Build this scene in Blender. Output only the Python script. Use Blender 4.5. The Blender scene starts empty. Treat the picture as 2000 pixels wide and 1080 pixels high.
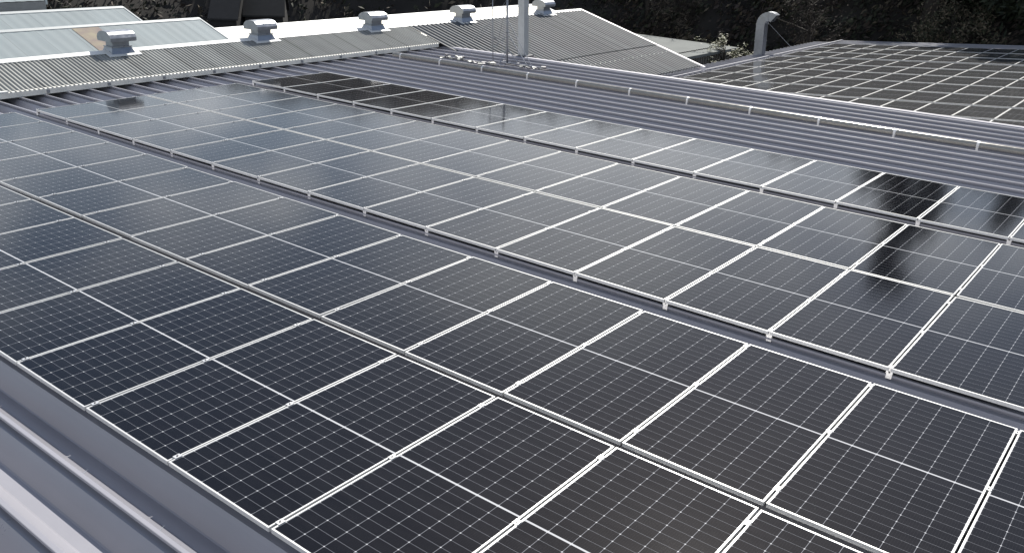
import bpy, bmesh, math, random
import numpy as np
from mathutils import Vector, Matrix
random.seed(7); rng = np.random.default_rng(7)
S = bpy.context.scene
COL = S.collection
R = math.radians

# ---------------------------------------------------------------- camera
CAM = Vector((8.64846, -2.77005, 3.62490))
RIGHT = Vector((0.78270576, 0.62164643, 0.03045342))
DOWN = Vector((0.25115831, -0.27070378, -0.92932178))
FWD = Vector((-0.56946571, 0.73503414, -0.36801307))
FPX = 1737.6                                   # focal length in pixels of a 2000 px wide picture
cd = bpy.data.cameras.new('camera'); cam = bpy.data.objects.new('camera', cd); COL.objects.link(cam)
m = Matrix((( RIGHT.x, -DOWN.x, -FWD.x, CAM.x), (RIGHT.y, -DOWN.y, -FWD.y, CAM.y), (RIGHT.z, -DOWN.z, -FWD.z, CAM.z), (0, 0, 0, 1)))
cam.matrix_world = m
cd.sensor_width = 36.0; cd.lens = FPX / 2000 * 36.0
cd.clip_start = 0.05; cd.clip_end = 3000
S.camera = cam
UP = Vector((-0.035, 0, 1)).normalized()       # plumb direction: the big roof itself pitches two degrees

# ---------------------------------------------------------------- sky and sun
SUN = Vector((-0.275, 0.647, 0.712)).normalized()
w = bpy.data.worlds.new('World'); S.world = w; w.use_nodes = True
nt = w.node_tree; N = nt.nodes; L = nt.links
bg = N['Background']
sky = N.new('ShaderNodeTexSky'); sky.sky_type = 'NISHITA'; sky.sun_disc = False
sky.sun_elevation = math.asin(SUN.z); sky.sun_rotation = math.atan2(SUN.x, SUN.y)
sky.altitude = 50; sky.air_density = 1.0; sky.dust_density = 1.2; sky.ozone_density = 1.0
tc = N.new('ShaderNodeTexCoord'); mp = N.new('ShaderNodeMapping'); mp.inputs['Scale'].default_value = (1.0, 1.0, 2.6)
mp.inputs['Location'].default_value = (0.35, 0.1, 0.0)
nz = N.new('ShaderNodeTexNoise'); nz.inputs['Scale'].default_value = 4.6; nz.inputs['Detail'].default_value = 7; nz.inputs['Roughness'].default_value = .55
rp = N.new('ShaderNodeValToRGB'); rp.color_ramp.elements[0].position = .45; rp.color_ramp.elements[1].position = .70
mx = N.new('ShaderNodeMix'); mx.data_type = 'RGBA'
mx.inputs[7].default_value = (14.9, 15.4, 16.1, 1)
def wm(op, a, b_=None):
    q = N.new('ShaderNodeMath'); q.operation = op
    for i, x in enumerate((a, b_)):
        if x is None: continue
        if isinstance(x, (int, float)): q.inputs[i].default_value = x
        else: L.new(x, q.inputs[i])
    return q.outputs[0]
def wmap(src, a0, a1, b0, b1):
    q = N.new('ShaderNodeMapRange'); q.interpolation_type = 'SMOOTHSTEP'; L.new(src, q.inputs[0])
    for i, x in enumerate((a0, a1, b0, b1)): q.inputs[i + 1].default_value = x
    return q.outputs[0]
sep = N.new('ShaderNodeSeparateXYZ'); L.new(tc.outputs['Generated'], sep.inputs[0])
band = wmap(sep.outputs[2], .26, .46, 1., .0)                 # cloud cover thins out overhead
dt = N.new('ShaderNodeVectorMath'); dt.operation = 'DOT_PRODUCT'; L.new(tc.outputs['Generated'], dt.inputs[0]); dt.inputs[1].default_value = (-.557, .795, .242)
behind = wmap(sep.outputs[1], -.05, -.45, 0., .30)               # unseen pale cloud added behind the camera to fill the roof's shade
bank_cloud = wmap(dt.outputs['Value'], .962, .995, 0., .9)     # one bright bank of cloud low over the hill
L.new(tc.outputs['Generated'], mp.inputs[0]); L.new(mp.outputs[0], nz.inputs[0]); L.new(nz.outputs[0], rp.inputs[0])
L.new(wm('MAXIMUM', wm('MAXIMUM', wm('MULTIPLY', rp.outputs[0], band), wm('MULTIPLY', behind, wmap(nz.outputs[0], .25, .6, .5, 1.))), wm('MULTIPLY', bank_cloud, wmap(nz.outputs[0], .3, .6, .35, 1.))), mx.inputs[0]); L.new(sky.outputs[0], mx.inputs[6]); L.new(mx.outputs[2], bg.inputs[0])
bg.inputs[1].default_value = 0.065
sd = bpy.data.lights.new('sun', 'SUN'); sd.energy = 5.0; sd.angle = R(0.5); sd.color = (1.0, 0.955, 0.88)
so = bpy.data.objects.new('sun', sd); COL.objects.link(so); so.rotation_euler = SUN.to_track_quat('Z', 'Y').to_euler()
S.view_settings.view_transform = 'Standard'; S.view_settings.look = 'None'
S.view_settings.exposure = 0.6; S.view_settings.gamma = 1.0
S.cycles.max_bounces = 6; S.cycles.diffuse_bounces = 3; S.cycles.glossy_bounces = 4

# ---------------------------------------------------------------- helpers
class MB:
    """collects polygons, builds one mesh object"""
    def __init__(s): s.v = []; s.f = []; s.m = []
    def poly(s, pts, mi=0):
        b = len(s.v); s.v += [tuple(p) for p in pts]; s.f.append(tuple(range(b, b + len(pts)))); s.m.append(mi)
    def box(s, x0, x1, y0, y1, z0, z1, mi=0, M=None):
        c = [Vector((x, y, z)) for x in (x0, x1) for y in (y0, y1) for z in (z0, z1)]
        if M is not None: c = [M @ p for p in c]
        b = len(s.v); s.v += [tuple(p) for p in c]
        for q in ((0, 1, 3, 2), (4, 6, 7, 5), (0, 4, 5, 1), (2, 3, 7, 6), (0, 2, 6, 4), (1, 5, 7, 3)):
            s.f.append(tuple(b + i for i in q)); s.m.append(mi)
    def prism(s, prof, a, b, axis='x', mi=0, caps=True):
        """closed profile (p,q) swept from a to b along axis: x->(y,z), y->(x,z)"""
        k = len(prof); o = len(s.v)
        for t in (a, b):
            for p, q in prof: s.v.append((t, p, q) if axis == 'x' else (p, t, q))
        for i in range(k):
            j = (i + 1) % k; s.f.append((o + i, o + j, o + k + j, o + k + i)); s.m.append(mi)
        if caps:
            s.f.append(tuple(o + i for i in reversed(range(k)))); s.m.append(mi)
            s.f.append(tuple(o + k + i for i in range(k))); s.m.append(mi)
    def tube(s, pts, r, n=8, mi=0, cap=True):
        pts = [Vector(p) for p in pts]; rr = r if isinstance(r, (list, tuple)) else [r] * len(pts)
        d0 = (pts[1] - pts[0]).normalized(); a = d0.orthogonal().normalized(); o = len(s.v)
        for i, p in enumerate(pts):
            d = (pts[min(i + 1, len(pts) - 1)] - pts[max(i - 1, 0)]).normalized()
            a = (a - d * a.dot(d)).normalized(); b = d.cross(a)
            for k in range(n):
                t = 2 * math.pi * k / n; s.v.append(tuple(p + (a * math.cos(t) + b * math.sin(t)) * rr[i]))
        for i in range(len(pts) - 1):
            for k in range(n):
                j = (k + 1) % n
                s.f.append((o + i * n + k, o + i * n + j, o + (i + 1) * n + j, o + (i + 1) * n + k)); s.m.append(mi)
        if cap:
            s.f.append(tuple(o + k for k in reversed(range(n)))); s.m.append(mi)
            s.f.append(tuple(o + (len(pts) - 1) * n + k for k in range(n))); s.m.append(mi)
    def build(s, name, mats, parent=None, smooth=False):
        me = bpy.data.meshes.new(name); me.from_pydata(s.v, [], s.f)
        if not isinstance(mats, (list, tuple)): mats = [mats]
        for q in mats: me.materials.append(q)
        if len(mats) > 1: me.polygons.foreach_set('material_index', s.m)
        if smooth:
            me.polygons.foreach_set('use_smooth', [True] * len(s.f))
        me.update()
        o = bpy.data.objects.new(name, me); COL.objects.link(o)
        if parent is not None: o.parent = parent
        return o
def weld(o, flat=None):
    bm = bmesh.new(); bm.from_mesh(o.data); bmesh.ops.remove_doubles(bm, verts=bm.verts, dist=1e-5)
    bmesh.ops.recalc_face_normals(bm, faces=bm.faces); bm.to_mesh(o.data); bm.free()
    if flat is not None: o.data.set_sharp_from_angle(angle=R(flat))
def tag(o, label=None, cat=None, group=None, kind=None):
    if label: o['label'] = label
    if cat: o['category'] = cat
    if group: o['group'] = group
    if kind: o['kind'] = kind
    return o
def empty(name, loc=(0, 0, 0), rot=(0, 0, 0)):
    o = bpy.data.objects.new(name, None); COL.objects.link(o); o.location = loc; o.rotation_euler = rot
    o.empty_display_size = .2; return o
def copy_tree(root):
    r = root.copy(); COL.objects.link(r)
    for ch in root.children:
        c = ch.copy(); COL.objects.link(c); c.parent = r
        for g in ch.children:
            d = g.copy(); COL.objects.link(d); d.parent = c
    return r
def project(p):
    d = Vector(p) - CAM; z = d.dot(FWD)
    if z < .05: return None
    return (1000 + FPX * d.dot(RIGHT) / z, 540 + FPX * d.dot(DOWN) / z)

# ---------------------------------------------------------------- materials
def mat(name, col, rough=.5, metal=0., spec=.5, nscale=None, namt=.2, bump=0., bscale=30., coord='Object', stretch=None, rvar=0.):
    mt = bpy.data.materials.new(name); mt.use_nodes = True; t = mt.node_tree; n = t.nodes; l = t.links; b = n['Principled BSDF']
    b.inputs['Base Color'].default_value = (*col, 1); b.inputs['Roughness'].default_value = rough
    b.inputs['Metallic'].default_value = metal; b.inputs['Specular IOR Level'].default_value = spec
    if nscale or bump:
        c = n.new('ShaderNodeTexCoord'); q = n.new('ShaderNodeMapping'); l.new(c.outputs[coord], q.inputs[0])
        if stretch: q.inputs['Scale'].default_value = stretch
    if nscale:
        z = n.new('ShaderNodeTexNoise'); z.inputs['Scale'].default_value = nscale; z.inputs['Detail'].default_value = 6; z.inputs['Roughness'].default_value = .65
        l.new(q.outputs[0], z.inputs[0])
        r = n.new('ShaderNodeMapRange'); r.inputs[1].default_value = .3; r.inputs[2].default_value = .7
        r.inputs[3].default_value = 1 - namt; r.inputs[4].default_value = 1 + namt; l.new(z.outputs[0], r.inputs[0])
        v = n.new('ShaderNodeVectorMath'); v.operation = 'SCALE'; v.inputs[0].default_value = col; l.new(r.outputs[0], v.inputs[3])
        l.new(v.outputs[0], b.inputs['Base Color'])
        if rvar:
            r2 = n.new('ShaderNodeMapRange'); r2.inputs[1].default_value = .3; r2.inputs[2].default_value = .7
            r2.inputs[3].default_value = rough - rvar; r2.inputs[4].default_value = rough + rvar; l.new(z.outputs[0], r2.inputs[0]); l.new(r2.outputs[0], b.inputs['Roughness'])
    if bump:
        z2 = n.new('ShaderNodeTexNoise'); z2.inputs['Scale'].default_value = bscale; z2.inputs['Detail'].default_value = 4; l.new(q.outputs[0], z2.inputs[0])
        bp = n.new('ShaderNodeBump'); bp.inputs['Strength'].default_value = bump; bp.inputs['Distance'].default_value = .01
        l.new(z2.outputs[0], bp.inputs['Height']); l.new(bp.outputs[0], b.inputs['Normal'])
    return mt
ALU = mat('anodised_aluminium', (.60, .605, .60), .40, .35, nscale=9, namt=.06)
ALU2 = mat('clamp_steel', (.74, .74, .73), .34, .7, nscale=20, namt=.12)
BOLT = mat('bolt_steel', (.16, .16, .17), .45, .8)
DARKP = mat('panel_back', (.02, .02, .02), .8)
ROOF = mat('blue_grey_paint', (.30, .295, .33), .33, 0., .35, nscale=1.4, namt=.10, bump=.10, bscale=3.0, stretch=(.35, 2.5, 1), rvar=.05)
ROOFD = mat('grey_paint_far', (.26, .27, .31), .38, 0., .4, nscale=1.2, namt=.08)
GALV = mat('galvanised_sheet', (.36, .375, .40), .34, .8, nscale=6, namt=.12, rvar=.08)
GALVW = mat('weathered_zinc', (.52, .53, .52), .45, .3, nscale=5, namt=.12)
STEEL = mat('grey_pipe_steel', (.33, .34, .36), .4, .7, nscale=12, namt=.15)
SLATE = mat('cement_corrugated', (.27, .285, .28), .62, 0., .4, nscale=.8, namt=.13, stretch=(.3, 2.2, 1))
SLATE2 = mat('pale_cement_sheet', (.235, .27, .285), .75, 0., .3, nscale=.7, namt=.09, stretch=(.4, 2, 1))
CREAM = mat('cream_white_roof_paint', (.84, .80, .66), .5, 0., .4, nscale=.6, namt=.04)
WHITE = mat('white_flashing', (.80, .80, .77), .42, 0., .5, nscale=3, namt=.06)
GUT = mat('gutter_paint', (.72, .71, .65), .45, 0., .5, nscale=4, namt=.10)
WALL = mat('grey_wall_sheet', (.22, .22, .22), .7, nscale=1, namt=.2)
DARK = mat('dark_void', (.02, .02, .025), .8)

def sheeted(name, col, rough, width, spec=.35, lap=.006, var=.10, streak=.12, metal=0., lapcol=.45, axis=1):
    """sheet roofing: every sheet a little different, lap lines, run-off streaks"""
    mt = bpy.data.materials.new(name); mt.use_nodes = True; t = mt.node_tree; n = t.nodes; l = t.links; b = n['Principled BSDF']
    b.inputs['Specular IOR Level'].default_value = spec; b.inputs['Metallic'].default_value = metal
    def M(op, a, c=None):
        q = n.new('ShaderNodeMath'); q.operation = op
        for i, x in enumerate((a, c)):
            if x is None: continue
            if isinstance(x, (int, float)): q.inputs[i].default_value = x
            else: l.new(x, q.inputs[i])
        return q.outputs[0]
    c = n.new('ShaderNodeTexCoord'); sp = n.new('ShaderNodeSeparateXYZ'); l.new(c.outputs['Object'], sp.inputs[0])
    y = M('DIVIDE', sp.outputs[axis], width); fl = M('FLOOR', y); fr = M('FRACT', y)
    wn = n.new('ShaderNodeTexWhiteNoise'); wn.noise_dimensions = '1D'; l.new(fl, wn.inputs['W'])
    mp_ = n.new('ShaderNodeMapping'); mp_.inputs['Scale'].default_value = (.25, 7, 1) if axis == 1 else (7, .25, 1); l.new(c.outputs['Object'], mp_.inputs[0])
    z = n.new('ShaderNodeTexNoise'); z.inputs['Scale'].default_value = 1.3; z.inputs['Detail'].default_value = 8; z.inputs['Roughness'].default_value = .7; l.new(mp_.outputs[0], z.inputs[0])
    z2 = n.new('ShaderNodeTexNoise'); z2.inputs['Scale'].default_value = 1.1; z2.inputs['Detail'].default_value = 6; z2.inputs['Roughness'].default_value = .7; l.new(c.outputs['Object'], z2.inputs[0])
    f = M('ADD', 1 - var, M('MULTIPLY', wn.outputs[0], 2 * var))
    f = M('MULTIPLY', f, M('ADD', 1 - streak, M('MULTIPLY', z.outputs[0], 2 * streak)))
    f = M('MULTIPLY', f, M('ADD', 1 - streak, M('MULTIPLY', z2.outputs[0], 2 * streak)))
    lapm = M('LESS_THAN', fr, lap / width)
    f = M('MULTIPLY', f, M('SUBTRACT', 1, M('MULTIPLY', lapm, lapcol)))
    v = n.new('ShaderNodeVectorMath'); v.operation = 'SCALE'; v.inputs[0].default_value = col; l.new(f, v.inputs[3]); l.new(v.outputs[0], b.inputs['Base Color'])
    l.new(M('ADD', rough - .08, M('MULTIPLY', z2.outputs[0], .16)), b.inputs['Roughness'])
    bp = n.new('ShaderNodeBump'); bp.inputs['Strength'].default_value = .12; bp.inputs['Distance'].default_value = .012; l.new(z2.outputs[0], bp.inputs['Height']); l.new(bp.outputs[0], b.inputs['Normal'])
    return mt
ROOF = sheeted('blue_grey_paint', (.285, .284, .315), .30, .5, .5, lap=.0, var=.05, streak=.10, lapcol=0.)
for q_ in ROOF.node_tree.nodes:
    if q_.type == 'BSDF_PRINCIPLED': q_.inputs['Coat Weight'].default_value = .30; q_.inputs['Coat Roughness'].default_value = .16
ROOFD = sheeted('grey_paint_far', (.27, .275, .31), .40, .5, .35, lap=.0, var=.07, streak=.12, lapcol=0.)
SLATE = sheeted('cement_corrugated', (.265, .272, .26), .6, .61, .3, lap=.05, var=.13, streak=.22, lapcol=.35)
SLATEB = sheeted('dark_corrugated', (.105, .114, .122), .6, .61, .3, lap=.05, var=.13, streak=.22, lapcol=.35)  # same sheeting in a darker grey, for the right part of the neighbour roof
SLATE2 = sheeted('pale_cement_sheet', (.205, .24, .255), .75, .91, .25, lap=.03, var=.05, streak=.12, lapcol=.18)
def rust_mat():
    mt = bpy.data.materials.new('rusty_sheet'); mt.use_nodes = True; t = mt.node_tree; n = t.nodes; l = t.links; b = n['Principled BSDF']
    c = n.new('ShaderNodeTexCoord'); z = n.new('ShaderNodeTexNoise'); z.inputs['Scale'].default_value = 2.2; z.inputs['Detail'].default_value = 5
    l.new(c.outputs['Object'], z.inputs[0]); r = n.new('ShaderNodeValToRGB'); l.new(z.outputs[0], r.inputs[0])
    r.color_ramp.elements[0].position = .38; r.color_ramp.elements[0].color = (.155, .120, .112, 1)
    r.color_ramp.elements[1].position = .68; r.color_ramp.elements[1].color = (.23, .20, .14, 1)
    l.new(r.outputs[0], b.inputs['Base Color']); b.inputs['Roughness'].default_value = .8
    return mt
RUST = rust_mat()

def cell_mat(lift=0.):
    """monocrystalline half cells under glass: 6 x 24 cells, white gaps, fine ribbons, dust"""
    mt = bpy.data.materials.new('solar_cells_under_glass'); mt.use_nodes = True; t = mt.node_tree; n = t.nodes; l = t.links; b = n['Principled BSDF']
    def M(op, a, c=None, d=None):
        q = n.new('ShaderNodeMath'); q.operation = op
        for i, x in enumerate((a, c, d)):
            if x is None: continue
            if isinstance(x, (int, float)): q.inputs[i].default_value = x
            else: l.new(x, q.inputs[i])
        return q.outputs[0]
    tc = n.new('ShaderNodeTexCoord'); sp = n.new('ShaderNodeSeparateXYZ'); l.new(tc.outputs['Object'], sp.inputs[0])
    X, Y = sp.outputs[0], sp.outputs[1]
    px, py = .1843, .0931
    ax = M('ADD', X, 3 * px)
    fx = M('FRACT', M('DIVIDE', ax, px)); dx = M('MULTIPLY', M('MINIMUM', fx, M('SUBTRACT', 1, fx)), px)
    ay = M('SUBTRACT', M('ABSOLUTE', Y), .0075)
    fy = M('FRACT', M('DIVIDE', ay, py)); dy = M('MULTIPLY', M('MINIMUM', fy, M('SUBTRACT', 1, fy)), py)
    lx = M('LESS_THAN', dx, .0016); ly = M('LESS_THAN', dy, .0011)
    dia = M('LESS_THAN', M('ADD', dx, dy), .0075)
    cen = M('LESS_THAN', ay, .0006)
    out = M('MAXIMUM', M('GREATER_THAN', M('ABSOLUTE', X), 3 * px), M('GREATER_THAN', ay, 12 * py))
    strong = M('MAXIMUM', M('MAXIMUM', dia, cen), out)
    rib = M('LESS_THAN', M('ABSOLUTE', M('SUBTRACT', M('FRACT', M('DIVIDE', ax, .0182)), .5)), .014)
    # per-cell tint
    cx = M('FLOOR', M('DIVIDE', ax, px)); cy = M('FLOOR', M('DIVIDE', M('ADD', Y, 2), py))
    oi = n.new('ShaderNodeObjectInfo')
    cb = n.new('ShaderNodeCombineXYZ'); l.new(cx, cb.inputs[0]); l.new(cy, cb.inputs[1]); l.new(M('MULTIPLY', oi.outputs['Random'], 57.), cb.inputs[2])
    wn = n.new('ShaderNodeTexWhiteNoise'); l.new(cb.outputs[0], wn.inputs[0])
    cr = n.new('ShaderNodeMix'); cr.data_type = 'RGBA'; l.new(wn.outputs[0], cr.inputs[0])
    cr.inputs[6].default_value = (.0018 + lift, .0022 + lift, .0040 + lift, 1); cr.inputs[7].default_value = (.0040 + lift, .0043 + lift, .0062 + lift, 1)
    def mixc(f, a, col, fac=1.):
        q = n.new('ShaderNodeMix'); q.data_type = 'RGBA'
        l.new(M('MULTIPLY', f, fac), q.inputs[0]); l.new(a, q.inputs[6]); q.inputs[7].default_value = (*col, 1); return q.outputs[2]
    c1 = mixc(rib, cr.outputs[2], (.06, .06, .07), .5)
    c2 = mixc(ly, c1, (.20, .21, .235), .8)
    c3 = mixc(lx, c2, (.23, .24, .265), .9)
    c4 = mixc(strong, c3, (.42, .43, .45))
    # dust film: world-scale blotches and fine specks, a little different on each panel
    ad = n.new('ShaderNodeVectorMath'); ad.operation = 'ADD'; l.new(tc.outputs['Object'], ad.inputs[0])
    cb2 = n.new('ShaderNodeCombineXYZ'); l.new(M('MULTIPLY', oi.outputs['Random'], 31.), cb2.inputs[0]); l.new(M('MULTIPLY', oi.outputs['Random'], 17.), cb2.inputs[1]); l.new(cb2.outputs[0], ad.inputs[1])
    z1 = n.new('ShaderNodeTexNoise'); z1.inputs['Scale'].default_value = 3.; z1.inputs['Detail'].default_value = 5; l.new(ad.outputs[0], z1.inputs[0])
    z2 = n.new('ShaderNodeTexNoise'); z2.inputs['Scale'].default_value = 85.; z2.inputs['Detail'].default_value = 3; z2.inputs['Roughness'].default_value = .8; l.new(ad.outputs[0], z2.inputs[0])
    d1 = n.new('ShaderNodeMapRange'); l.new(z1.outputs[0], d1.inputs[0]); d1.inputs[1].default_value = .35; d1.inputs[2].default_value = .75; d1.inputs[3].default_value = .0004; d1.inputs[4].default_value = .010
    d2 = n.new('ShaderNodeMapRange'); l.new(z2.outputs[0], d2.inputs[0]); d2.inputs[1].default_value = .5; d2.inputs[2].default_value = .78; d2.inputs[3].default_value = .15; d2.inputs[4].default_value = 3.4
    dust = M('MULTIPLY', d1.outputs[0], d2.outputs[0])
    q = n.new('ShaderNodeMix'); q.data_type = 'RGBA'; l.new(dust, q.inputs[0]); l.new(c4, q.inputs[6]); q.inputs[7].default_value = (.31, .33, .33, 1)
    vo = n.new('ShaderNodeTexVoronoi'); vo.inputs['Scale'].default_value = 9.; vo.inputs['Randomness'].default_value = 1.; l.new(ad.outputs[0], vo.inputs['Vector'])
    sc = n.new('ShaderNodeSeparateColor'); l.new(vo.outputs['Color'], sc.inputs[0])
    spot = M('MULTIPLY', M('LESS_THAN', vo.outputs['Distance'], M('MULTIPLY', sc.outputs[0], .07)), M('GREATER_THAN', sc.outputs[1], .80))
    q2 = n.new('ShaderNodeMix'); q2.data_type = 'RGBA'; l.new(M('MULTIPLY', spot, .16), q2.inputs[0]); l.new(q.outputs[2], q2.inputs[6]); q2.inputs[7].default_value = (.40, .40, .38, 1)
    l.new(q2.outputs[2], b.inputs['Base Color'])
    b.inputs['Roughness'].default_value = .5; b.inputs['Specular IOR Level'].default_value = .0
    b.inputs['Sheen Weight'].default_value = .008; b.inputs['Sheen Roughness'].default_value = .2
    zb = n.new('ShaderNodeTexNoise'); zb.inputs['Scale'].default_value = 130.; zb.inputs['Detail'].default_value = 2; l.new(ad.outputs[0], zb.inputs[0])
    bp = n.new('ShaderNodeBump'); bp.inputs['Strength'].default_value = .35; bp.inputs['Distance'].default_value = .0004; l.new(zb.outputs[0], bp.inputs['Height']); l.new(bp.outputs[0], b.inputs['Coat Normal'])
    b.inputs['Coat Weight'].default_value = 1.; b.inputs['Coat IOR'].default_value = 1.31
    l.new(M('ADD', .060, M('MULTIPLY', dust, 1.2)), b.inputs['Coat Roughness'])
    return mt
CELL = cell_mat(); CELLD = cell_mat(.064); CELLD.name = 'greyer_solar_cells'  # lower-roof cells: same pattern, base colour lifted evenly to a paler grey

# ---------------------------------------------------------------- folded-plate roof
PIT = .5; RZ = -.072; SH = -.126; VZ = -.290       # seam top, shoulder, valley floor
def plate_profile(v0, v1):
    """list of (v, z) across the ribs; seams at v = .08 + .5 n"""
    out = []
    n0 = math.floor((v0 - .08) / PIT) - 1; n1 = math.ceil((v1 - .08) / PIT) + 1
    for n in range(n0, n1):
        c = .08 + n * PIT
        for dv, z in ((-.190, VZ), (-.178, VZ + .006), (-.056, SH - .002), (-.001, SH + .002), (-.001, RZ - .022), (-.024, RZ - .020), (-.022, RZ - .002), (-.018, RZ), (.010, RZ), (.012, RZ - .012), (.009, SH + .002), (.042, SH), (.178, VZ + .006), (.190, VZ)):
            out.append((c + dv, z))
    return [p for p in out if v0 <= p[0] <= v1]
def plate(name, u0, u1, v0, v1, mt, zf=lambda u: 0., nu=1, parent=None, dz=0., smooth=False):
    pr = plate_profile(v0, v1); b = MB()
    us = np.linspace(u0, u1, nu + 1)
    for u in us:
        for v, z in pr: b.v.append((u, v, z + zf(u) + dz))
    k = len(pr)
    for i in range(nu):
        for j in range(k - 1):
            b.f.append((i * k + j, (i + 1) * k + j, (i + 1) * k + j + 1, i * k + j + 1)); b.m.append(0)
    return b.build(name, mt, parent)

VEDGE = 18.62
root = empty('factory_roof_building')
tag(root, 'blue grey ribbed metal roof under the nearest solar panels', 'building')
roof = plate('roof_sheet', -11.9, 16., -6.2, VEDGE, ROOF, parent=root)
b = MB()       # flashing along the far edge: sloped apron, upstand, cap
b.prism([(VEDGE - .10, VZ), (VEDGE - .02, -.10), (VEDGE + .02, -.055), (VEDGE + .20, -.055), (VEDGE + .22, -.08), (VEDGE + .22, -.45), (VEDGE - .10, -.45)], -11.05, 16., 'x')
fl = b.build('edge_flashing', mat('flashing_paint', (.27, .27, .31), .45, nscale=2, namt=.08), root)
b = MB()
b.box(-11.6, 15.6, VEDGE + .02, VEDGE + .14, -9, -.46)
b.box(15.5, 15.62, -6, VEDGE + .02, -9, -.30); b.box(-11.6, 15.5, -6.1, -6., -9, -.30); b.box(-11.6, -11.5, -6, VEDGE + .02, -9, -.35)
b.build('wall', WALL, root)

# seam fixings: small spikes / clips on the bare ribs in the corner near the camera
b = MB()
for (u, v) in ((3.05, -.42), (4.02, -.42)):
    b.poly([(u - .004, v + .005, RZ - .002), (u + .004, v + .005, RZ - .002), (u - .012, v + .055, RZ + .014)]); b.poly([(u - .004, v + .005, RZ - .004), (u - .012, v + .055, RZ + .012), (u + .004, v + .005, RZ - .004)])
b.build('seam_clip', ALU2, root)

# ---------------------------------------------------------------- solar panels
PW, PL, GU, FH = 1.134, 2.278, .02, .035
P = PW + GU
def frame_mesh(lip=.0125):
    b = MB(); x, y = PW / 2, PL / 2
    def ring(a0, a1, z0, z1): pass
    o = [(-x, -y), (x, -y), (x, y), (-x, y)]; i = [(-x + lip, -y + lip), (x - lip, -y + lip), (x - lip, y - lip), (-x + lip, y - lip)]
    for k in range(4):
        j = (k + 1) % 4
        b.poly([(*o[k], 0), (*o[j], 0), (*i[j], 0), (*i[k], 0)])                       # top lip
        b.poly([(*i[k], 0), (*i[j], 0), (*i[j], -.004), (*i[k], -.004)])               # step down to the glass
        # outer side with the shallow groove of the extrusion
        n = Vector((o[j][1] - o[k][1], -(o[j][0] - o[k][0]), 0)).normalized() * -.0015
        z = [0, -.013, -.0135, -.019, -.0195, -FH]
        off = [0, 0, 1, 1, 0, 0]
        for a in range(5):
            p = lambda q, s: (q[0] + n.x * off[s], q[1] + n.y * off[s], z[s])
            b.poly([p(o[k], a), p(o[k], a + 1), p(o[j], a + 1), p(o[j], a)])
    ii = [(-x + .03, -y + .03), (x - .03, -y + .03), (x - .03, y - .03), (-x + .03, y - .03)]
    for k in range(4):
        j = (k + 1) % 4; b.poly([(*o[j], -FH), (*o[k], -FH), (*ii[k], -FH), (*ii[j], -FH)])
    return b
def make_panel(clamps, foot):
    """origin at the middle of the panel, top of the frame at z = 0"""
    r = empty('solar_panel')
    frame_mesh().build('frame', ALU, r)
    g = MB(); x, y = PW / 2 - .012, PL / 2 - .012
    g.poly([(-x, -y, -.0035), (x, -y, -.0035), (x, y, -.0035), (-x, y, -.0035)]); g.build('glass', CELL, r)
    k = MB(); k.poly([(-x, -y, -.009), (-x, y, -.009), (x, y, -.009), (x, -y, -.009)]); k.build('backsheet', DARKP, r)
    for n_, vy in enumerate(clamps):
        c = MB(); X = -PW / 2 - GU / 2
        c.box(X - .021, X + .021, vy - .026, vy + .026, .0008, .0048)                  # top plate bridging both frames
        c.box(X - .008, X + .008, vy - .024, vy + .024, -FH - .02, .0008)              # stem in the gap
        c.box(X - .030, X + .030, vy - .024, vy + .020, -.062, -FH - .001)             # foot below the frames
        c.box(X - .026, X + .026, vy - .022, vy + .022, -.112, -.062)                  # jaws on the roof seam
        co = c.build('clamp', ALU2, r)
        h = MB(); h.prism([(X + .0075 * math.cos(t * math.pi / 3), vy + .0075 * math.sin(t * math.pi / 3)) for t in range(6)], 0, 1, 'x')
        h.v = [(a[1], a[2], .0048 + .006 * a[0]) for a in h.v]; h.build('bolt', BOLT, co)
    return r
ORD = ['first', 'second', 'third', 'fourth', 'fifth', 'sixth', 'seventh', 'eighth', 'ninth', 'tenth', 'eleventh', 'twelfth', 'thirteenth', 'fourteenth', 'fifteenth', 'sixteenth', 'seventeenth', 'eighteenth', 'nineteenth']
GA, VB, UB, GB, VC, UC = .0917, 5.0467, -9.2051, .0439, 10.019, -9.1752
rows = [  # name, v start, u origin, index range, group
    ('nearest row', 0., 0., range(-9, 11)),
    ('second row', PL + GA, 0., range(-8, 11)),
    ('third row just past the bare gap', VB, UB, range(0, 19)),
    ('fourth row', VB + PL + GB, UB, range(0, 19)),
    ('single far row beside the bare ribs', VC, UC, range(0, 20))]
def visible(pts, mg=0):
    q = [project(p) for p in pts]
    if any(a is None for a in q): return False
    xs = [a[0] for a in q]; ys = [a[1] for a in q]
    return max(xs) > -mg and min(xs) < 2000 + mg and max(ys) > -mg and min(ys) < 1080 + mg
PANELS = 0
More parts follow.
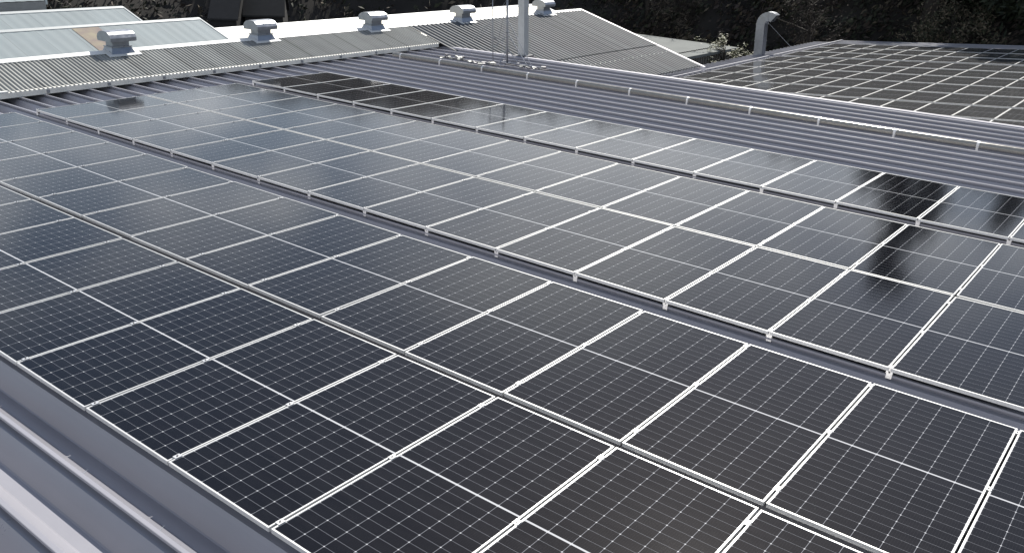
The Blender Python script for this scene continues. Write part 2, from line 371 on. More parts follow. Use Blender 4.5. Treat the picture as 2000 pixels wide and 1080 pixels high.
for rn, v0, u0, rg in rows:
    vc = v0 + PL / 2
    cl = []
    for q in range(-4, 60):
        s = .08 + q * PIT
        if v0 + .015 < s < v0 + PL - .02: cl.append(s)
    # every second rib carries a clamp
    st = {0.: [0, 2, 4], PL + GA: [0, 2, 4]}.get(v0, [0, 2, 4])
    cl = [cl[i] - vc for i in st if i < len(cl)]
    proto = None; cnt = 0; ks = []
    for k in rg:
        a = u0 + k * P
        if visible([(a, v0, 0), (a + P, v0, 0), (a, v0 + PL, 0), (a + P, v0 + PL, 0)]): ks.append(k)
    for cnt, k in enumerate(ks):
        a = u0 + k * P + P / 2
        if proto is None: o = proto = make_panel(cl, True)
        else: o = copy_tree(proto)
        o.location = (a + rng.normal(0, .0012), vc + rng.normal(0, .003), rng.normal(0, .0008))
        tx = rng.normal(0, .0022); ty = rng.normal(0, .0016)
        if v0 == VC and k < 6: tx -= .008
        o.rotation_euler = (tx, ty, rng.normal(0, .0006))
        tag(o, 'solar panel, %s from the left in the %s' % (ORD[cnt], rn), 'solar panel', 'solar panels in rows on the blue grey roof')
        PANELS += 1

# ---------------------------------------------------------------- pipe along the ribs, with its joints
pipe = empty('conduit_pipe')
tag(pipe, 'long round grey pipe lying across the bare ribs beyond the panels', 'pipe')
PV, PZ, PR = 15.85, -.005, .058
b = MB(); b.tube([(-10.4 + i * .5, PV, PZ) for i in range(53)], PR, 20); po = b.build('pipe_tube', mat('zinc_pipe', (.27, .262, .24), .22, .45, nscale=6, namt=.12, rvar=.06), pipe, True); weld(po, 40)
for i in range(17):
    u = -10.0 + 1.54 * i - .2 + .13
    b = MB(); b.tube([(u - .025, PV, PZ), (u + .025, PV, PZ)], PR + .006, 20); b.box(u - .02, u + .02, PV - .075, PV - .05, -.10, .02)
    b.box(u - .018, u + .018, PV - .02, PV + .02, RZ, -.055); c = b.build('pipe_clip', ALU2, pipe)

# ---------------------------------------------------------------- corrugated neighbour roof (small wave sheets)
def zN(u): return .05 - .285 * (u + 11.1)
def corr(name, u0, u1, v0, v1, zf, mt, parent, pitch=.0762, amp=.0145, seg=8, lift=0.):
    nv = int((v1 - v0) / pitch * seg); b = MB(); vs = np.linspace(v0, v1, nv + 1)
    for u in (u0, u1):
        for v in vs: b.v.append((u, v, zf(u) + lift + amp * math.sin(2 * math.pi * v / pitch)))
    k = nv + 1
    for j in range(nv): b.f.append((j, k + j, k + j + 1, j + 1)); b.m.append(0)
    return b.build(name, mt, parent, True)
nb = empty('corrugated_roof_building', (0, 0, 0))
tag(nb, 'building with fine corrugated grey roof carrying five ventilators along its ridge', 'building')
URID, VG = -12.55, 28.5
corr('roof_sheet', URID, -11.02, -1., 18.50, zN, SLATE, nb, .096, .017, lift=.016)
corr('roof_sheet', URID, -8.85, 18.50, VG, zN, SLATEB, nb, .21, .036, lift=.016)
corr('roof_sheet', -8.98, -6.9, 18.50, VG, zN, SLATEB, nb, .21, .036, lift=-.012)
corr('roof_sheet', -14.6, URID, -1., VG, lambda u: zN(URID) + .3 * (u - URID), SLATE, nb)
zr = zN(URID)
b = MB(); b.prism([(URID - .22, zr - .05), (URID - .05, zr + .035), (URID + .05, zr + .035), (URID + .17, zr - .012), (URID + .17, zr - .03), (URID - .22, zr - .08)], -1., VG + .03, 'y')
b.build('ridge_cap', WHITE, nb)
b = MB()                                                  # barge flashing down the gable
for (ua, ub) in ((URID, -8.9), (-8.86, -6.75)):
    za, zb = zN(ua) + .03, zN(ub) + .03
    pts = [(ua, za), (ub, zb), (ub, zb - .16), (ua, za - .16)]
    o_ = len(b.v)
    b.prism(pts, VG - .02, VG + .11, 'y')
b.build('barge_flashing', mat('white_barge', (.85, .80, .80), .4, nscale=3, namt=.04), nb)
b = MB(); b.box(-14.5, -11.75, VG - .12, VG - .05, -9, -.6); b.poly([(-14.5, VG - .05, -.6), (-11.75, VG - .05, -.6), (-11.75, VG - .05, zN(-11.75) - .05), (URID, VG - .05, zr - .05), (-14.5, VG - .05, zr - .62)])
b.box(-11.85, -11.75, 18.7, VG - .1, -9, zN(-11.75) - .06); b.build('wall', WALL, nb)
# screw heads in a row on the lower sheet
for i in range(24):
    v = 28.2 - i * .305; u = -8.25
    b = MB(); b.prism([(u + .02 * math.cos(t * 1.0472), v + .02 * math.sin(t * 1.0472)) for t in range(6)], 0, 1, 'x'); b.v = [(a[1], a[2], zN(u) + .008 + .02 * a[0]) for a in b.v]
    b.build('roof_screw', WHITE, nb)
# eaves gutter over our roof
gt = empty('eaves_gutter'); tag(gt, 'off-white box gutter along the low edge of the fine corrugated roof', 'gutter')
b = MB()
g = [(-11.15, -.075), (-11.15, .045), (-11.135, .055), (-11.06, .055), (-11.06, .04), (-11.12, .035), (-11.12, -.06), (-11.40, -.06), (-11.40, -.075)]
g = [(-11.02, -.07), (-11.02, .04), (-11.04, .055), (-11.115, .055), (-11.115, .04), (-11.045, .036), (-11.045, -.055), (-11.40, -.055), (-11.40, -.07)]
b.prism(g, -1., 18.50, 'y', caps=False); b.box(-11.40, -11.02, 18.45, 18.5, -.07, .05)
b.build('gutter_trough', GUT, gt)
b = MB(); b.box(-11.12, -11.02, 2.0, 5.35, .052, .075)
b.build('gutter_patch', WHITE, gt)
for i in range(14):
    v = 3.96 + 1.37 * i - .55
    if v > 18: break
    b = MB(); b.box(-11.02, -10.995, v - .03, v + .03, -.05, .02); b.box(-11.02, -10.985, v - .012, v + .012, -.03, -.0); b.build('bracket', GALV, gt)

# ---------------------------------------------------------------- ventilators on the ridge
def make_vent():
    r = empty('roof_ventilator')
    b = MB()                                             # base flashing plate, bent over the ridge
    for s, c in ((1, .285), (-1, .30)):
        x1 = .40 * s
        b.poly([(0, -.50, .045), (x1, -.50, .045 - c * .40), (x1, .50, .045 - c * .40), (0, .50, .045)])
        b.poly([(x1, -.50, .045 - c * .40), (x1, -.50, .025 - c * .40), (x1, .50, .025 - c * .40), (x1, .50, .045 - c * .40)])
    b.build('flashing_plate', WHITE, r)
    b = MB()                                             # flared curb
    lo, hi = [(-.30, -.36, -.06), (.30, -.36, -.06), (.30, .36, -.06), (-.30, .36, -.06)], [(-.20, -.28, .15), (.20, -.28, .15), (.20, .28, .15), (-.20, .28, .15)]
    for k in range(4):
        j = (k + 1) % 4; b.poly([lo[k], lo[j], hi[j], hi[k]])
    b.poly(hi); b.build('curb', GALV, r)
    b = MB(); b.box(-.18, .18, -.25, .25, .15, .40); b.box(-.23, .23, -.31, .31, .13, .155); b.build('neck', GALV, r)
    b = MB(); prof = []                                  # arched hood, open below
    A = [(-.36, .31), (-.37, .40), (-.31, .49), (-.20, .555), (-.08, .58), (.08, .58), (.20, .555), (.31, .49), (.37, .40), (.36, .31)]
    for i in range(len(A) - 1):
        (x0, z0), (x1, z1) = A[i], A[i + 1]; b.poly([(x0, -.39, z0), (x1, -.39, z1), (x1, .39, z1), (x0, .39, z0)])
    B = [(x * .95, z - .015) for x, z in A]
    for y, yy in ((-.39, -.385), (.39, .385)):
        b.poly([(x, y, z) for x, z in A]); b.poly([(x, yy, z) for x, z in B])
    for i in range(len(B) - 1):
        (x0, z0), (x1, z1) = B[i], B[i + 1]; b.poly([(x0, -.385, z0), (x0, .385, z0), (x1, .385, z1), (x1, -.385, z1)])
    b.build('hood', GALV, r)
    return r
vl = ['nearest and largest galvanised ventilator on the corrugated ridge, before the rusty sheet', 'second ventilator along the ridge from the left, beside the cream roof end', 'third and middle ventilator on the corrugated ridge', 'fourth ventilator on the ridge, just left of the thin mast', 'farthest ventilator, right beside the tall square flue']
pv = None
for i, v in enumerate((8.66, 12.85, 17.08, 21.3, 26.0)):
    if pv is None: o = pv = make_vent()
    else: o = copy_tree(pv)
    o.location = (URID + .02, v, zr - .005)
    o.rotation_euler = (0, 0, rng.normal(0, .02)); o.scale = (.88, .84, .86)
    tag(o, vl[i], 'ventilator', 'ventilators along the corrugated ridge')

# ---------------------------------------------------------------- pale roofs farther left
def far_roof(name, label, ur, ul, zr_, k, v0, v1, mt, ridge_mt, wave=.333, amp=.0035, seg=6, rusty=None):
    r = empty(name); tag(r, label, 'roof')
    zf = lambda u: zr_ - k * (u - ur)
    corr('roof_sheet', ur, ul, v0, v1, zf, mt, r, wave, amp, seg)
    b = MB(); b.prism([(ur - .12, zr_ - .06), (ur - .03, zr_ + .03), (ur + .05, zr_ + .03), (ur + .12, zr_ - .02), (ur + .12, zr_ - .05), (ur - .12, zr_ - .1)], v0, v1 + .02, 'y'); b.build('ridge_cap', ridge_mt, r)
    b = MB(); b.prism([(ur, zr_ + .02), (ul, zf(ul) + .02), (ul, zf(ul) - .12), (ur, zr_ - .12)], v1, v1 + .06, 'y'); b.build('barge_flashing', ridge_mt, r)
    b = MB()
    b.poly([(ur, v1 - .02, zr_ - .1), (ul, v1 - .02, zf(ul) - .1), (ul, v1 - .02, -9), (ur - 3, v1 - .02, -9), (ur - 3, v1 - .02, zr_ - 3 * k - .1)])
    b.poly([(ul, v0, zf(ul) - .02), (ul, v1, zf(ul) - .02), (ul, v1, -9), (ul, v0, -9)])
    b.build('wall', WALL, r)
    b = MB(); b.poly([(ur - 3, v0, zr_ - 3 * k), (ur, v0, zr_ - .01), (ur, v1, zr_ - .01), (ur - 3, v1, zr_ - 3 * k)]); b.build('rear_roof_sheet', mt, r)
    if rusty:
        b = MB(); va, vb = rusty
        b.poly([(ur + .15, va, zf(ur + .15) + .012), (ul, va, zf(ul) + .012), (ul, vb, zf(ul) + .012), (ur + .15, vb, zf(ur + .15) + .012)])
        o = b.build('rusty_sheet', RUST, r); o['label'] = 'brown stained roof sheet'
    return r
PALEF = mat('pale_flashing', (.36, .39, .40), .5, nscale=3, namt=.05)
far_roof('pale_sheet_roof', 'pale blue grey sheet roof with one brown stained strip', -17.9, -13.6, .46, .33, -4, 14.4, SLATE2, PALEF, rusty=(10.15, 10.95))
far_roof('pale_sheet_roof', 'plain pale grey roof behind the one with the stained strip', -20.2, -18.4, .70, .33, -6, 13.1, SLATE2, PALEF)
n4 = far_roof('pale_sheet_roof', 'farthest pale grey roof in the top left corner, with a dark slot', -24.5, -20.7, 2.1, .30, -6, 10.9, SLATE2, PALEF)
b = MB(); u_ = -21.9; b.box(u_ - .45, u_ + .45, 9.05, 9.17, 2.1 - .3 * (u_ + 24.5) + .0, 2.1 - .3 * (u_ + 24.5) + .05); b.build('vent_slot', DARK, n4)
far_roof('cream_sheet_roof', 'bright cream white roof strip behind the corrugated ridge', -18.4, -14.7, 0.02, .28, 14.5, 33.6, CREAM, WHITE)

# ---------------------------------------------------------------- flue, masts and stays at the far edge of our roof
def up(p, h): return (Vector(p) + UP * h)
fl_ = empty('square_flue', (-8.02, 18.95, -.3)); tag(fl_, 'tall square sheet metal flue rising at the far roof edge', 'flue')
b = MB(); M4 = Matrix.Rotation(-.035, 4, 'Y'); a_ = .112
b.box(-a_, a_, -a_, a_, -.3, 1.95, M=M4); b.build('duct', GALVW, fl_)
for i in range(8):
    b = MB(); z = .15 + i * .25; b.box(-a_ - .008, a_ + .008, -a_ - .008, a_ + .008, z, z + .025, M=M4); b.build('band', GALVW, fl_)
b = MB(); 
b.box(-a_ - .10, a_ + .10, -a_ - .10, a_ + .10, 1.96, 1.99, M=M4); b.build('rain_cap', GALVW, fl_)
b = MB(); b.box(-.28, .28, -.30, .26, .17, .215, M=M4); b.box(-.24, .24, -.26, .22, .215, .26, M=M4); b.build('base_flashing', mat('dark_flashing', (.08, .08, .09), .6), fl_)

ms = empty('antenna_mast', (0, 0, 0)); tag(ms, 'steel pole mast with a ring aerial and slanting stays, left of the flue', 'mast')
p1 = Vector((-7.52, 17.55, -.09)); p2 = Vector((-7.68, 17.1, -.09))
b = MB(); b.tube([p1, up(p1, 2.05)], .026, 10); b.build('pole', STEEL, ms, True)
b = MB(); b.tube([up(p1, .82), up(p1, .90)], .042, 10); b.build('collar', STEEL, ms, True)
b = MB(); b.tube([up(p1, 1.22), up(p1, 1.27)], .036, 10); b.build('collar', STEEL, ms, True)
b = MB(); b.tube([up(p1, 1.22), (-6.28, 17.15, -.08)], .011, 6); b.build('stay', STEEL, ms)
b = MB(); b.tube([up(p1, .85), (-6.62, 17.35, -.08)], .013, 6); b.build('stay', STEEL, ms)
for e_ in ((-7.0, 16.6, -.09), (-8.6, 18.3, -.09), (-8.3, 16.5, -.09)):
    b = MB(); b.tube([up(p1, 1.75), e_], .004, 5); b.build('stay', STEEL, ms)
b = MB(); b.box(p1.x - .10, p1.x + .10, p1.y - .1, p1.y + .1, -.088, -.07); b.build('base_plate', STEEL, ms)
for k_ in range(3):
    a = k_ * 2.094 + .4; e_ = p1 + Vector((.32 * math.cos(a), .32 * math.sin(a), 0)); b = MB(); b.tube([up(p1, .42), e_], .010, 6); b.box(e_.x - .04, e_.x + .04, e_.y - .04, e_.y + .04, -.088, -.066); b.build('strut', STEEL, ms)
for (q0, q1) in ((up(p1, .75), up(p2, .45)), (up(p1, .45), up(p2, .75)), (up(p1, 1.3), up(p2, 1.3))):
    b = MB(); b.tube([q0, q1], .008, 5); b.build('brace', STEEL, ms)
b = MB(); c_ = (up(p1, 1.82) + up(p2, 1.78)) / 2
for rr in (.22, .27):
    b.tube([c_ + Vector((.62 * rr * 1.6 * math.cos(t), .62 * rr * 1.6 * math.sin(t), -.03 * rr)) for t in [2 * math.pi * i / 28 for i in range(29)]], .009, 6, cap=False)
for t in range(6):
    a = t * math.pi / 3; b.tube([c_, c_ + Vector((.26 * math.cos(a), .26 * math.sin(a), 0))], .007, 5)
b.tube([up(p1, 1.80), up(p2, 1.80)], .012, 6)
b.build('ring_aerial', DARK, ms)
rd = empty('thin_rod', (0, 0, 0)); tag(rd, 'thinnest upright rod with one wire stay, leftmost of the three uprights', 'rod')
b = MB(); b.tube([p2, up(p2, 1.95)], .013, 8); b.build('rod_pole', STEEL, rd, True)
b = MB(); b.tube([up(p2, 1.2), (-9.35, 17.3, -.1)], .006, 5); b.build('wire_stay', STEEL, rd)
b = MB(); b.tube([up(p2, 1.15), up(p2, 1.22)], .02, 8); b.build('collar', STEEL, rd)

# galvanised seam clips and stone-like clutter gathered round the feet of the masts
CLIPM = mat('dull_clip_zinc', (.24, .25, .24), .5, .3, nscale=20, namt=.3)
cl = ['small heap of loose clips left of the thin rod, nearest the gutter', 'loose clips heaped at the foot of the thin rod', 'loose clips heaped in front of the flue foot']
for (cu, cv, lab, nn) in ((-8.9, 16.9, cl[0], 16), (-7.75, 16.75, cl[1], 22), (-6.5, 17.15, cl[2], 14)):
    b = MB()
    for i in range(nn):
        u = cu + rng.normal(0, .33); v = cv + rng.normal(0, .14); s = .02 + .025 * rng.random()
        Mx = Matrix.Translation((u, v, RZ + s * .6 + .01)) @ Matrix.Rotation(rng.random() * 3, 4, 'Z') @ Matrix.Rotation(rng.random() - .5, 4, 'X')
        b.box(-s * 1.7, s * 1.7, -s * .8, s * .8, -s * .55, s * .55, mi=0 if rng.random() > .35 else 1, M=Mx)
    b.box(cu - .75, cu + .75, cv - .012, cv + .012, RZ, RZ + .03, 1)
    o = b.build('clip_heap', [CLIPM, BOLT]); tag(o, lab, 'fixings')

# ---------------------------------------------------------------- second solar building, upper right
def zD(u): return -1.5 + .07 * u
ang = math.atan(.07)
db = empty('lower_factory_building'); tag(db, 'lower building behind with a grey roof packed with solar panels', 'building')
plate('roof_sheet', -9.7, 14., 18.9, 52.4, ROOFD, zD, 1, db, dz=0.)
plate('eave_roof_sheet', -11.35, -9.62, 18.9, 52.4, ROOFD, lambda u: zD(u) - .09, 1, db)
b = MB(); b.prism([(-9.66, zD(-9.7) - .06), (-9.66, zD(-9.7) - .025), (-9.80, zD(-9.7) - .04), (-9.80, zD(-9.7) - .075)], 18.9, 52.4, 'y')
b.build('eave_flashing', ROOFD, db)
b = MB(); b.box(-9.5, -9.42, 18.9, 52.4, zD(-9.7) - .75, zD(-9.7) - .29); b.build('eave_closure', DARK, db)
b = MB(); b.box(-11.3, -11.2, 18.95, 51.3, -9, zD(-11.3) - .52); b.box(-11.2, 14, 52.1, 52.2, -9, -2.62); b.box(13.9, 14, 18.95, 51.2, -9, zD(14) - .35)
b.prism([(-9.7, zD(-9.7) - .33), (14, zD(14) - .33), (14, -2.62), (-9.7, -2.62)], 52.2, 52.34, 'y'); b.build('wall', WALL, db)
b = MB(); b.prism([(-9.7, zD(-9.7) - .08), (14, zD(14) - .08), (14, zD(14) - .30), (-9.7, zD(-9.7) - .30)], 52.42, 52.5, 'y'); b.build('barge_flashing', ROOFD, db)
def make_panel_far():
    r = empty('solar_panel'); frame_mesh(.014).build('frame', ALU, r)
    g = MB(); x, y = PW / 2 - .0135, PL / 2 - .0135
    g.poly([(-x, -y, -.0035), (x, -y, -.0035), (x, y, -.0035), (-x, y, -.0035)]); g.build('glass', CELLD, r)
    return r
VD = [23.60, 26.08, 28.62, 31.10, 33.58, 36.06, 38.56, 41.36, 43.92, 46.44]
pd = None; nd = 0
for ri, v0 in enumerate(VD):
    cnt = 0
    for k in range(-8, 12):
        u = .31 + k * P; z = zD(u + P / 2) + .035 + .01
        q = [project((uu, vv, zD(uu))) for uu in (u, u + P) for vv in (v0, v0 + PL)]
        if not visible([(uu, vv, zD(uu)) for uu in (u, u + P) for vv in (v0, v0 + PL)]): continue
        # keep only what clears the near roof's far edge
        def hid(uu, vv):
            p = Vector((uu, vv, zD(uu))); t = (VEDGE + .15 - CAM.y) / (p.y - CAM.y); e = CAM + (p - CAM) * t
            return e.z < -.055
        if hid(u, v0 + PL) and hid(u + P, v0 + PL): continue
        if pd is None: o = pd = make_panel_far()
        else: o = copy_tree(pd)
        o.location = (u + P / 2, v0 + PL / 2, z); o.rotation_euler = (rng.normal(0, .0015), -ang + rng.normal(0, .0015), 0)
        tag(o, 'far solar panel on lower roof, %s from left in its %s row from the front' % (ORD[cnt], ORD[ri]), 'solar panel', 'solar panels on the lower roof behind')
        cnt += 1; nd += 1
print('panels', PANELS, nd)

# goose-neck duct
gd = empty('gooseneck_duct', (-11.0, 43.6, zD(-11) - .30)); tag(gd, 'tall square silver duct bent over like a goose neck above the lower roof', 'duct')
hw = .23
def sq_sweep(b, path, hx=hw):
    o = len(b.v)
    for (c, nrm) in path:                       # section: width along y, depth along nrm (in x-z plane)
        c = Vector(c); nn = Vector(nrm).normalized()
        for sy, sn in ((-1, -1), (-1, 1), (1, 1), (1, -1)): b.v.append(tuple(c + nn * hx * sn + Vector((0, 1, 0)) * hx * sy))
    for i in range(len(path) - 1):
        for k in range(4):
            j = (k + 1) % 4; b.f.append((o + 4 * i + k, o + 4 * i + j, o + 4 * i + 4 + j, o + 4 * i + 4 + k)); b.m.append(0)
b = MB(); rc = .42; H = 1.68
path = [((-.058, 0, 1.68 * 0), (1, 0, .0)), ((-.06 - .035 * H, 0, H), (1, 0, 0))]
x0 = -.06 - .035 * H
arc = []
for i in range(1, 10):
    t = i / 9 * R(128); arc.append(((x0 + rc - rc * math.cos(t), 0, H + rc * math.sin(t)), (math.cos(t), 0, -math.sin(t))))
sq_sweep(b, path[:]); b.f.append((3, 2, 1, 0)); b.m.append(0); b.build('riser', GALV, gd)
b = MB(); sq_sweep(b, [path[1]] + arc); be = b.build('bend', GALV, gd)
b = MB()
for zz in (.12, .80, 1.66):
    x = -.06 - .035 * zz; b.box(x - hw - .015, x + hw + .015, -hw - .015, hw + .015, zz, zz + .03)
b.build('joint_flange', STEEL, gd)
b = MB(); c, nn = arc[5]; sq_sweep(b, [arc[5], (tuple(Vector(arc[5][0]) + Vector((.012, 0, -.004))), arc[5][1])], hw + .015); b.build('bend_flange', STEEL, gd)
b = MB(); b.box(-.40, .45, -.40, .40, -.03, .02); b.build('base_flashing', ROOFD, gd)
b = MB(); b.tube([(x0 + .2, .2, H + .1), (1.6, .9, .3)], .008, 5); b.build('stay_wire', STEEL, gd)

# small white-roofed shed beyond the gable
sh = empty('shed'); tag(sh, 'small shed with pale flat metal roof and ribbed dark wall', 'shed')
b = MB(); b.poly([(-24, 36.5, -2.62), (-14.35, 36.5, -2.80), (-14.35, 48.2, -2.80), (-24, 48.2, -2.62)]); b.poly([(-14.35, 36.5, -2.80), (-14.35, 36.5, -2.95), (-14.35, 48.2, -2.95), (-14.35, 48.2, -2.80)])
b.poly([(-24, 48.2, -2.62), (-14.35, 48.2, -2.80), (-14.35, 48.2, -2.95), (-24, 48.2, -2.95)])
b.build('roof_sheet', mat('pale_shed_roof', (.20, .21, .205), .95, 0., .05, nscale=1.2, namt=.08), sh)
b = MB()
for i in range(40): b.box(-14.9, -14.75, 36.7 + i * .285, 36.7 + i * .285 + .13, -2.83, -2.76) if i < 0 else None
for i in range(40): b.box(-15.35, -15.25, 36.7 + i * .285, 36.7 + i * .285 + .13, -2.785, -2.74)
b.build('roof_rib_end', DARK, sh)
b = MB()
for i in range(40):
    v = 36.7 + i * .285; b.box(-14.62, -14.55, v, v + .15, -9, -2.96)
b.box(-24, -14.62, 36.7, 48.0, -9, -2.97); b.build('wall', mat('shed_wall', (.20, .19, .18), .7, nscale=2, namt=.2), sh)

# ---------------------------------------------------------------- ground, hillside
LEAFD = [mat('foliage_dark_green', (.018, .022, .012), .8, nscale=.35, namt=.6), mat('foliage_brown', (.042, .031, .025), .85, nscale=.3, namt=.5),
         mat('foliage_dry', (.11, .09, .062), .85, nscale=.3, namt=.5), mat('foliage_olive', (.032, .036, .018), .8, nscale=.3, namt=.5)]
EARTH = mat('dark_earth_and_litter', (.016, .014, .012), .95, nscale=.25, namt=.5)
ASPH = mat('asphalt_yard', (.028, .028, .030), .9, nscale=.4, namt=.25)
b = MB(); n_ = 40; ext = 900.
xs = np.linspace(-ext, ext, n_ + 1)
for i in range(n_ + 1):
    for j in range(n_ + 1): b.v.append((xs[i], xs[j], -9.0))
for i in range(n_):
    for j in range(n_): b.f.append((i * (n_ + 1) + j, (i + 1) * (n_ + 1) + j, (i + 1) * (n_ + 1) + j + 1, i * (n_ + 1) + j + 1)); b.m.append(0)
tag(b.build('ground', ASPH), kind='structure')
def rnd(x, y, s):      # smooth value noise from sines
    return (math.sin(x * s * 1.3 + 1.7) * math.cos(y * s * 1.1 + .3) + .6 * math.sin(x * s * 2.9 + y * s * 2.1) + .35 * math.sin(x * s * 5.3 - y * s * 6.1 + 2)) / 1.95
def bank(az):          # az degrees from +v toward -u -> (foot distance, run, crest elevation deg)
    foot = np.interp(az, [-70, -30, 5, 22, 30, 40, 55, 70, 100, 150], [75, 70, 63, 62, 62, 62, 64, 66, 100, 110])
    run = np.interp(az, [-70, 5, 30, 40, 70], [22, 18, 20, 26, 30])
    el = np.interp(az, [-70, -20, 9, 16, 24, 31, 38, 42, 52, 58, 63, 75, 150], [9, 10, 13.5, 13., 12.0, 11.4, 11.0, 11.8, 10.8, 8.3, 7.3, 6.5, 5])
    return foot, run, el
def bank_z(az, t):     # t 0..1 up the bank, then gentle
    foot, run, el = bank(az)
    top = (foot + run - 18) * math.tan(R(el)) - .8
    if t <= 1: return -9 + (top + 9) * (t ** .8)
    return top + (t - 1) * 3
b = MB(); AZ = np.linspace(-75, 150, 260); TT = [0, .06, .13, .2, .28, .36, .45, .55, .65, .75, .85, .93, 1.0, 1.6, 3.0]
def bank_pt(az, t):
    foot, run, el = bank(az); r = foot + run * t; a = R(az)
    x = CAM.x - math.sin(a) * r; y = CAM.y + math.cos(a) * r; z = bank_z(az, t)
    q = rnd(x, y, .35) * 1.3 * min(1, t * 4); return Vector((x + .6 * q, y - .9 * q, z + .8 * rnd(y, z, .5) * min(1, t * 4) + (.9 * rnd(x, y, .22) if t >= 1 else 0)))
for az in AZ:
    for t in TT: b.v.append(tuple(bank_pt(az, t)))
k = len(TT)
for i in range(len(AZ) - 1):
    for j in range(k - 1): b.f.append((i * k + j, i * k + j + 1, (i + 1) * k + j + 1, (i + 1) * k + j)); b.m.append(0)
tag(b.build('hillside', EARTH, smooth=True), kind='structure')
# leaf clumps over the bank: stuff
b = MB()
def leafquad(b, p, s, mi, nrm=None):
    a = Vector(rng.normal(size=3)).normalized(); c = a.orthogonal().normalized(); d = a.cross(c)
    q = p; e = s * (.4 + .6 * rng.random())
    b.poly([q - c * s - d * e * .25, q + d * e * .6, q + c * s, q - d * e * .5], mi)
for i in range(7500):
    if rng.random() < .68: az = rng.uniform(2, 34)
    else: az = rng.uniform(34, 74)
    t = rng.random() ** 1.4 * 1.05
    p = bank_pt(az, t)
    key = rnd(p.x, p.z + p.y, .45) + rng.normal(0, .35)
    mi = 0 if key < -.25 else (1 if key < .35 else (3 if key < .75 else 2))
    cs = rng.uniform(.35, 1.1); nl = int(6 + 7 * cs)
    if az > 34: nl = int(nl * .7)
    for k_ in range(nl):
        o = Vector(rng.normal(size=3)); o = o.normalized() * cs * rng.random() ** .4
        leafquad(b, p + o + Vector((0, 0, .35)), rng.uniform(.09, .30), mi if rng.random() < .8 else int(rng.integers(0, 4)))
tag(b.build('hillside_scrub', LEAFD), 'dark tangled scrub and leaves covering the steep hillside', 'scrub', kind='stuff')

# ---------------------------------------------------------------- trees
BARK = mat('bark', (.030, .024, .019), .9, nscale=3, namt=.3)
def tree(name, label, base, h, cr, cz, style, leafmats, nleaf, lsize, seed, cat='tree', squash=1.):
    rg = np.random.default_rng(seed); r = empty(name, base); tag(r, label, cat)
    b = MB(); tips = []
    top = Vector((rg.normal(0, .03) * h, rg.normal(0, .03) * h, h))
    b.tube([(0, 0, 0), top * .35 + Vector((.1, 0, 0)), top * .7, top], [h * .022 + .05, h * .017 + .03, h * .010 + .02, .02], 8)
    nb_ = 34 if style != 'cone' else 40
    for i in range(nb_):
        f = rg.uniform(.30, .97); p0 = top * f
        a = rg.uniform(0, 2 * math.pi)
        if style == 'cone': ln = cr * (1.05 - f) / .75 * rg.uniform(.8, 1.1); d = Vector((math.cos(a), math.sin(a), rg.uniform(-.15, .2)))
        else: ln = cr * rg.uniform(.6, 1.05) * (1 - .5 * abs(f - .6)); d = Vector((math.cos(a), math.sin(a), rg.uniform(.25, .9)))
        d.normalize(); p1 = p0 + d * ln * .5; p2 = p0 + d * ln + Vector((0, 0, rg.uniform(-.05, .15) * ln))
        b.tube([p0, p1, p2], [.012 * h * .35 + .01, .02, .008], 5, cap=False); tips.append((p0, p1, p2))
        ns = 10 if style == 'bare' else 3
        for s in range(ns):
            f2 = rg.uniform(.25, 1); q0 = p0.lerp(p2, f2); dd = (d + Vector(rg.normal(size=3)) * .6).normalized(); q1 = q0 + dd * ln * rg.uniform(.2, .45)
            b.tube([q0, q1], [.012, .004], 4, cap=False); tips.append((q0, q0.lerp(q1, .5), q1))
            if style == 'bare':
                for s2 in range(6):
                    q2 = q0.lerp(q1, rg.uniform(.3, 1)); q3 = q2 + (dd + Vector(rg.normal(size=3)) * .7).normalized() * ln * rg.uniform(.08, .22)
                    b.tube([q2, q3], [.006, .002], 3, cap=False)
    b.build('trunk', BARK, r)
    c = MB()
    for i in range(nleaf):
        t = tips[int(rg.integers(0, len(tips)))]; f = rg.random(); q = t[1].lerp(t[2], f)
        q = q + Vector(rg.normal(size=3)) * (cr * .09 if style != 'frond' else cr * .05)
        if style == 'cone' and rg.random() < .5: q = t[0].lerp(t[2], rg.uniform(.1, 1)) + Vector(rg.normal(size=3)) * cr * .07
        n1 = Vector(rg.normal(size=3)).normalized()
        if style == 'frond': n1 = (n1 * .5 + Vector((0, 0, 1))).normalized()
        a = n1.orthogonal().normalized(); a = (Matrix.Rotation(rg.random() * 6.28, 3, n1) @ a); d = n1.cross(a); s = lsize * rg.uniform(.5, 1.3)
        c.poly([q - a * s, q + d * s * .4, q + a * s, q - d * s * .35], int(rg.integers(0, len(leafmats))))
    c.build('crown', leafmats, r); return r
LG = [mat('leaf_deep_green', (.016, .024, .012), .7, nscale=1, namt=.4), mat('leaf_mid_green', (.024, .032, .014), .7, nscale=1, namt=.4)]
LY = [mat('leaf_yellow_green', (.13, .14, .045), .6, nscale=1, namt=.3), mat('leaf_green', (.07, .09, .035), .7, nscale=1, namt=.4), mat('leaf_pale', (.10, .10, .05), .6, nscale=1, namt=.3)]
LB = [mat('dead_leaf', (.032, .023, .018), .85, nscale=1, namt=.4), mat('dead_leaf_pale', (.07, .055, .042), .8, nscale=1, namt=.3)]
def at(px, dist, z=-9.):
    x = (px - 1000) / FPX; y = (10 - 540) / FPX; d = FWD + RIGHT * x + DOWN * y; h = Vector((d.x, d.y, 0)).normalized()
    return Vector((CAM.x + h.x * dist, CAM.y + h.y * dist, z))
tree('bare_tree', 'bare brown twiggy tree behind the corrugated gable', at(1262, 67), 11., 4.6, 0, 'bare', LB, 2600, .05, 3)
tree('bare_tree', 'smaller bare shrub tree in the shade right of the twiggy tree', at(1345, 67), 8.6, 2.6, 0, 'bare', LB, 1400, .05, 5)
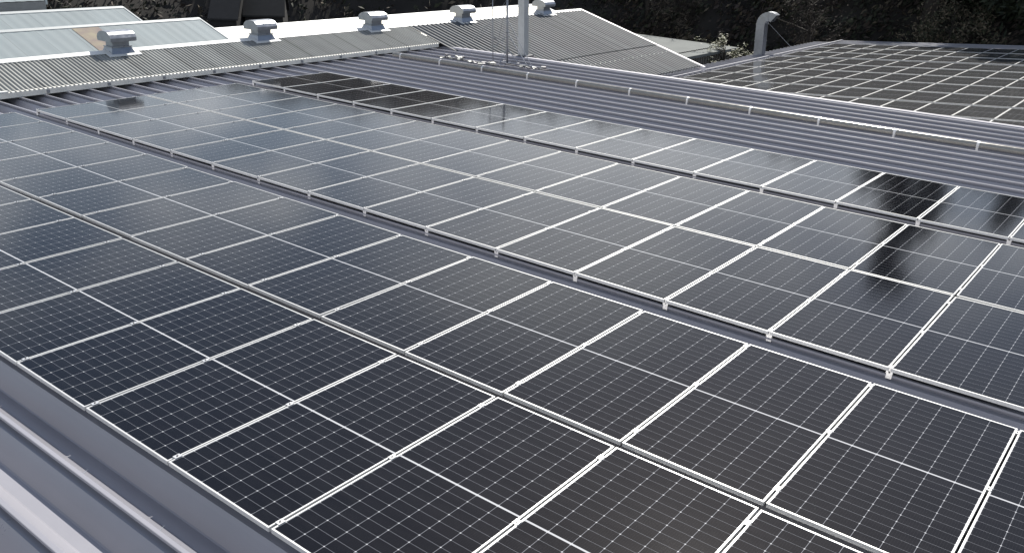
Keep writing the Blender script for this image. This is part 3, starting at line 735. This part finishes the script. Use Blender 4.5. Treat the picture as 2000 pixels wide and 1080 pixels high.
tree('leafy_tree', 'yellow green leafy tree tip showing over the shed roof corner', at(1422, 53), 6.5, 1.9, 0, 'frond', LY, 3600, .085, 11)
tree('conifer_tree', 'tallest dark conifer on the bank behind the lower solar roof', at(1815, 67), 31, 5.6, 0, 'cone', LG, 26000, .26, 21)
tree('conifer_tree', 'dark conifer at the right end of the bank behind the lower roof', at(2100, 70), 25, 3.4, 0, 'cone', LG, 20000, .26, 22)
tree('round_tree', 'rounded dull brown tree at the foot of the bank right of the duct', at(1590, 62), 9.0, 3.0, 0, 'bare', LB, 3000, .07, 31)
tree('round_tree', 'olive bush tree on the bank above the middle of the lower roof', at(1860, 64), 8.4, 3.0, 0, 'round', [LEAFD[3], LEAFD[2]], 4500, .12, 32)

# ---------------------------------------------------------------- houses in the shade, far behind
def house(label, px, dist, wd, dp, zw, zr2, rot, colw, colr):
    p = at(px, dist); r = empty('hut', p, (0, 0, rot)); tag(r, label, 'hut', 'shaded huts far behind the roofs')
    b = MB(); b.box(-wd / 2, wd / 2, -dp / 2, dp / 2, 0, zw); 
    b.prism([(-dp / 2, zw), (dp / 2, zw), (0, zr2)], -wd / 2 + .01, wd / 2 - .01, 'x'); b.build('wall', mat('house_wall', colw, .8, nscale=1, namt=.1), r)
    b = MB(); e = .12; s = (zr2 - zw) / (dp / 2)
    for sg in (-1, 1):
        y1 = sg * (dp / 2 + e); z1 = zw - s * e
        b.poly([(-wd / 2 - e, 0, zr2 + .12), (wd / 2 + e, 0, zr2 + .12), (wd / 2 + e, y1, z1 + .12), (-wd / 2 - e, y1, z1 + .12)][::sg])
        b.poly([(-wd / 2 - e, 0, zr2 + .02), (wd / 2 + e, 0, zr2 + .02), (wd / 2 + e, y1, z1 + .02), (-wd / 2 - e, y1, z1 + .02)][::-sg])
        b.poly([(-wd / 2 - e, y1, z1 + .02), (wd / 2 + e, y1, z1 + .02), (wd / 2 + e, y1, z1 + .12), (-wd / 2 - e, y1, z1 + .12)])
    b.build('roof', mat('tile_roof', colr, .8, nscale=2, namt=.2), r)
    for x in (-wd * .25, wd * .25):
        b = MB(); b.box(x - .3, x + .3, -dp / 2 - .05, -dp / 2 - .01, zw * .45, zw * .8); b.box(x - .34, x + .34, -dp / 2 - .07, -dp / 2 - .03, zw * .43, zw * .45); b.build('window', DARK, r)
house('grey roofed hut behind the cream roof, left of the second ventilator', 452, 58, 1.5, 4, 7.0, 9.0, R(40), (.015, .015, .015), (.020, .020, .021))
house('wider grey roofed hut right above the second ventilator', 520, 59, 2.2, 4, 7.1, 9.2, R(48), (.015, .015, .015), (.022, .022, .021))
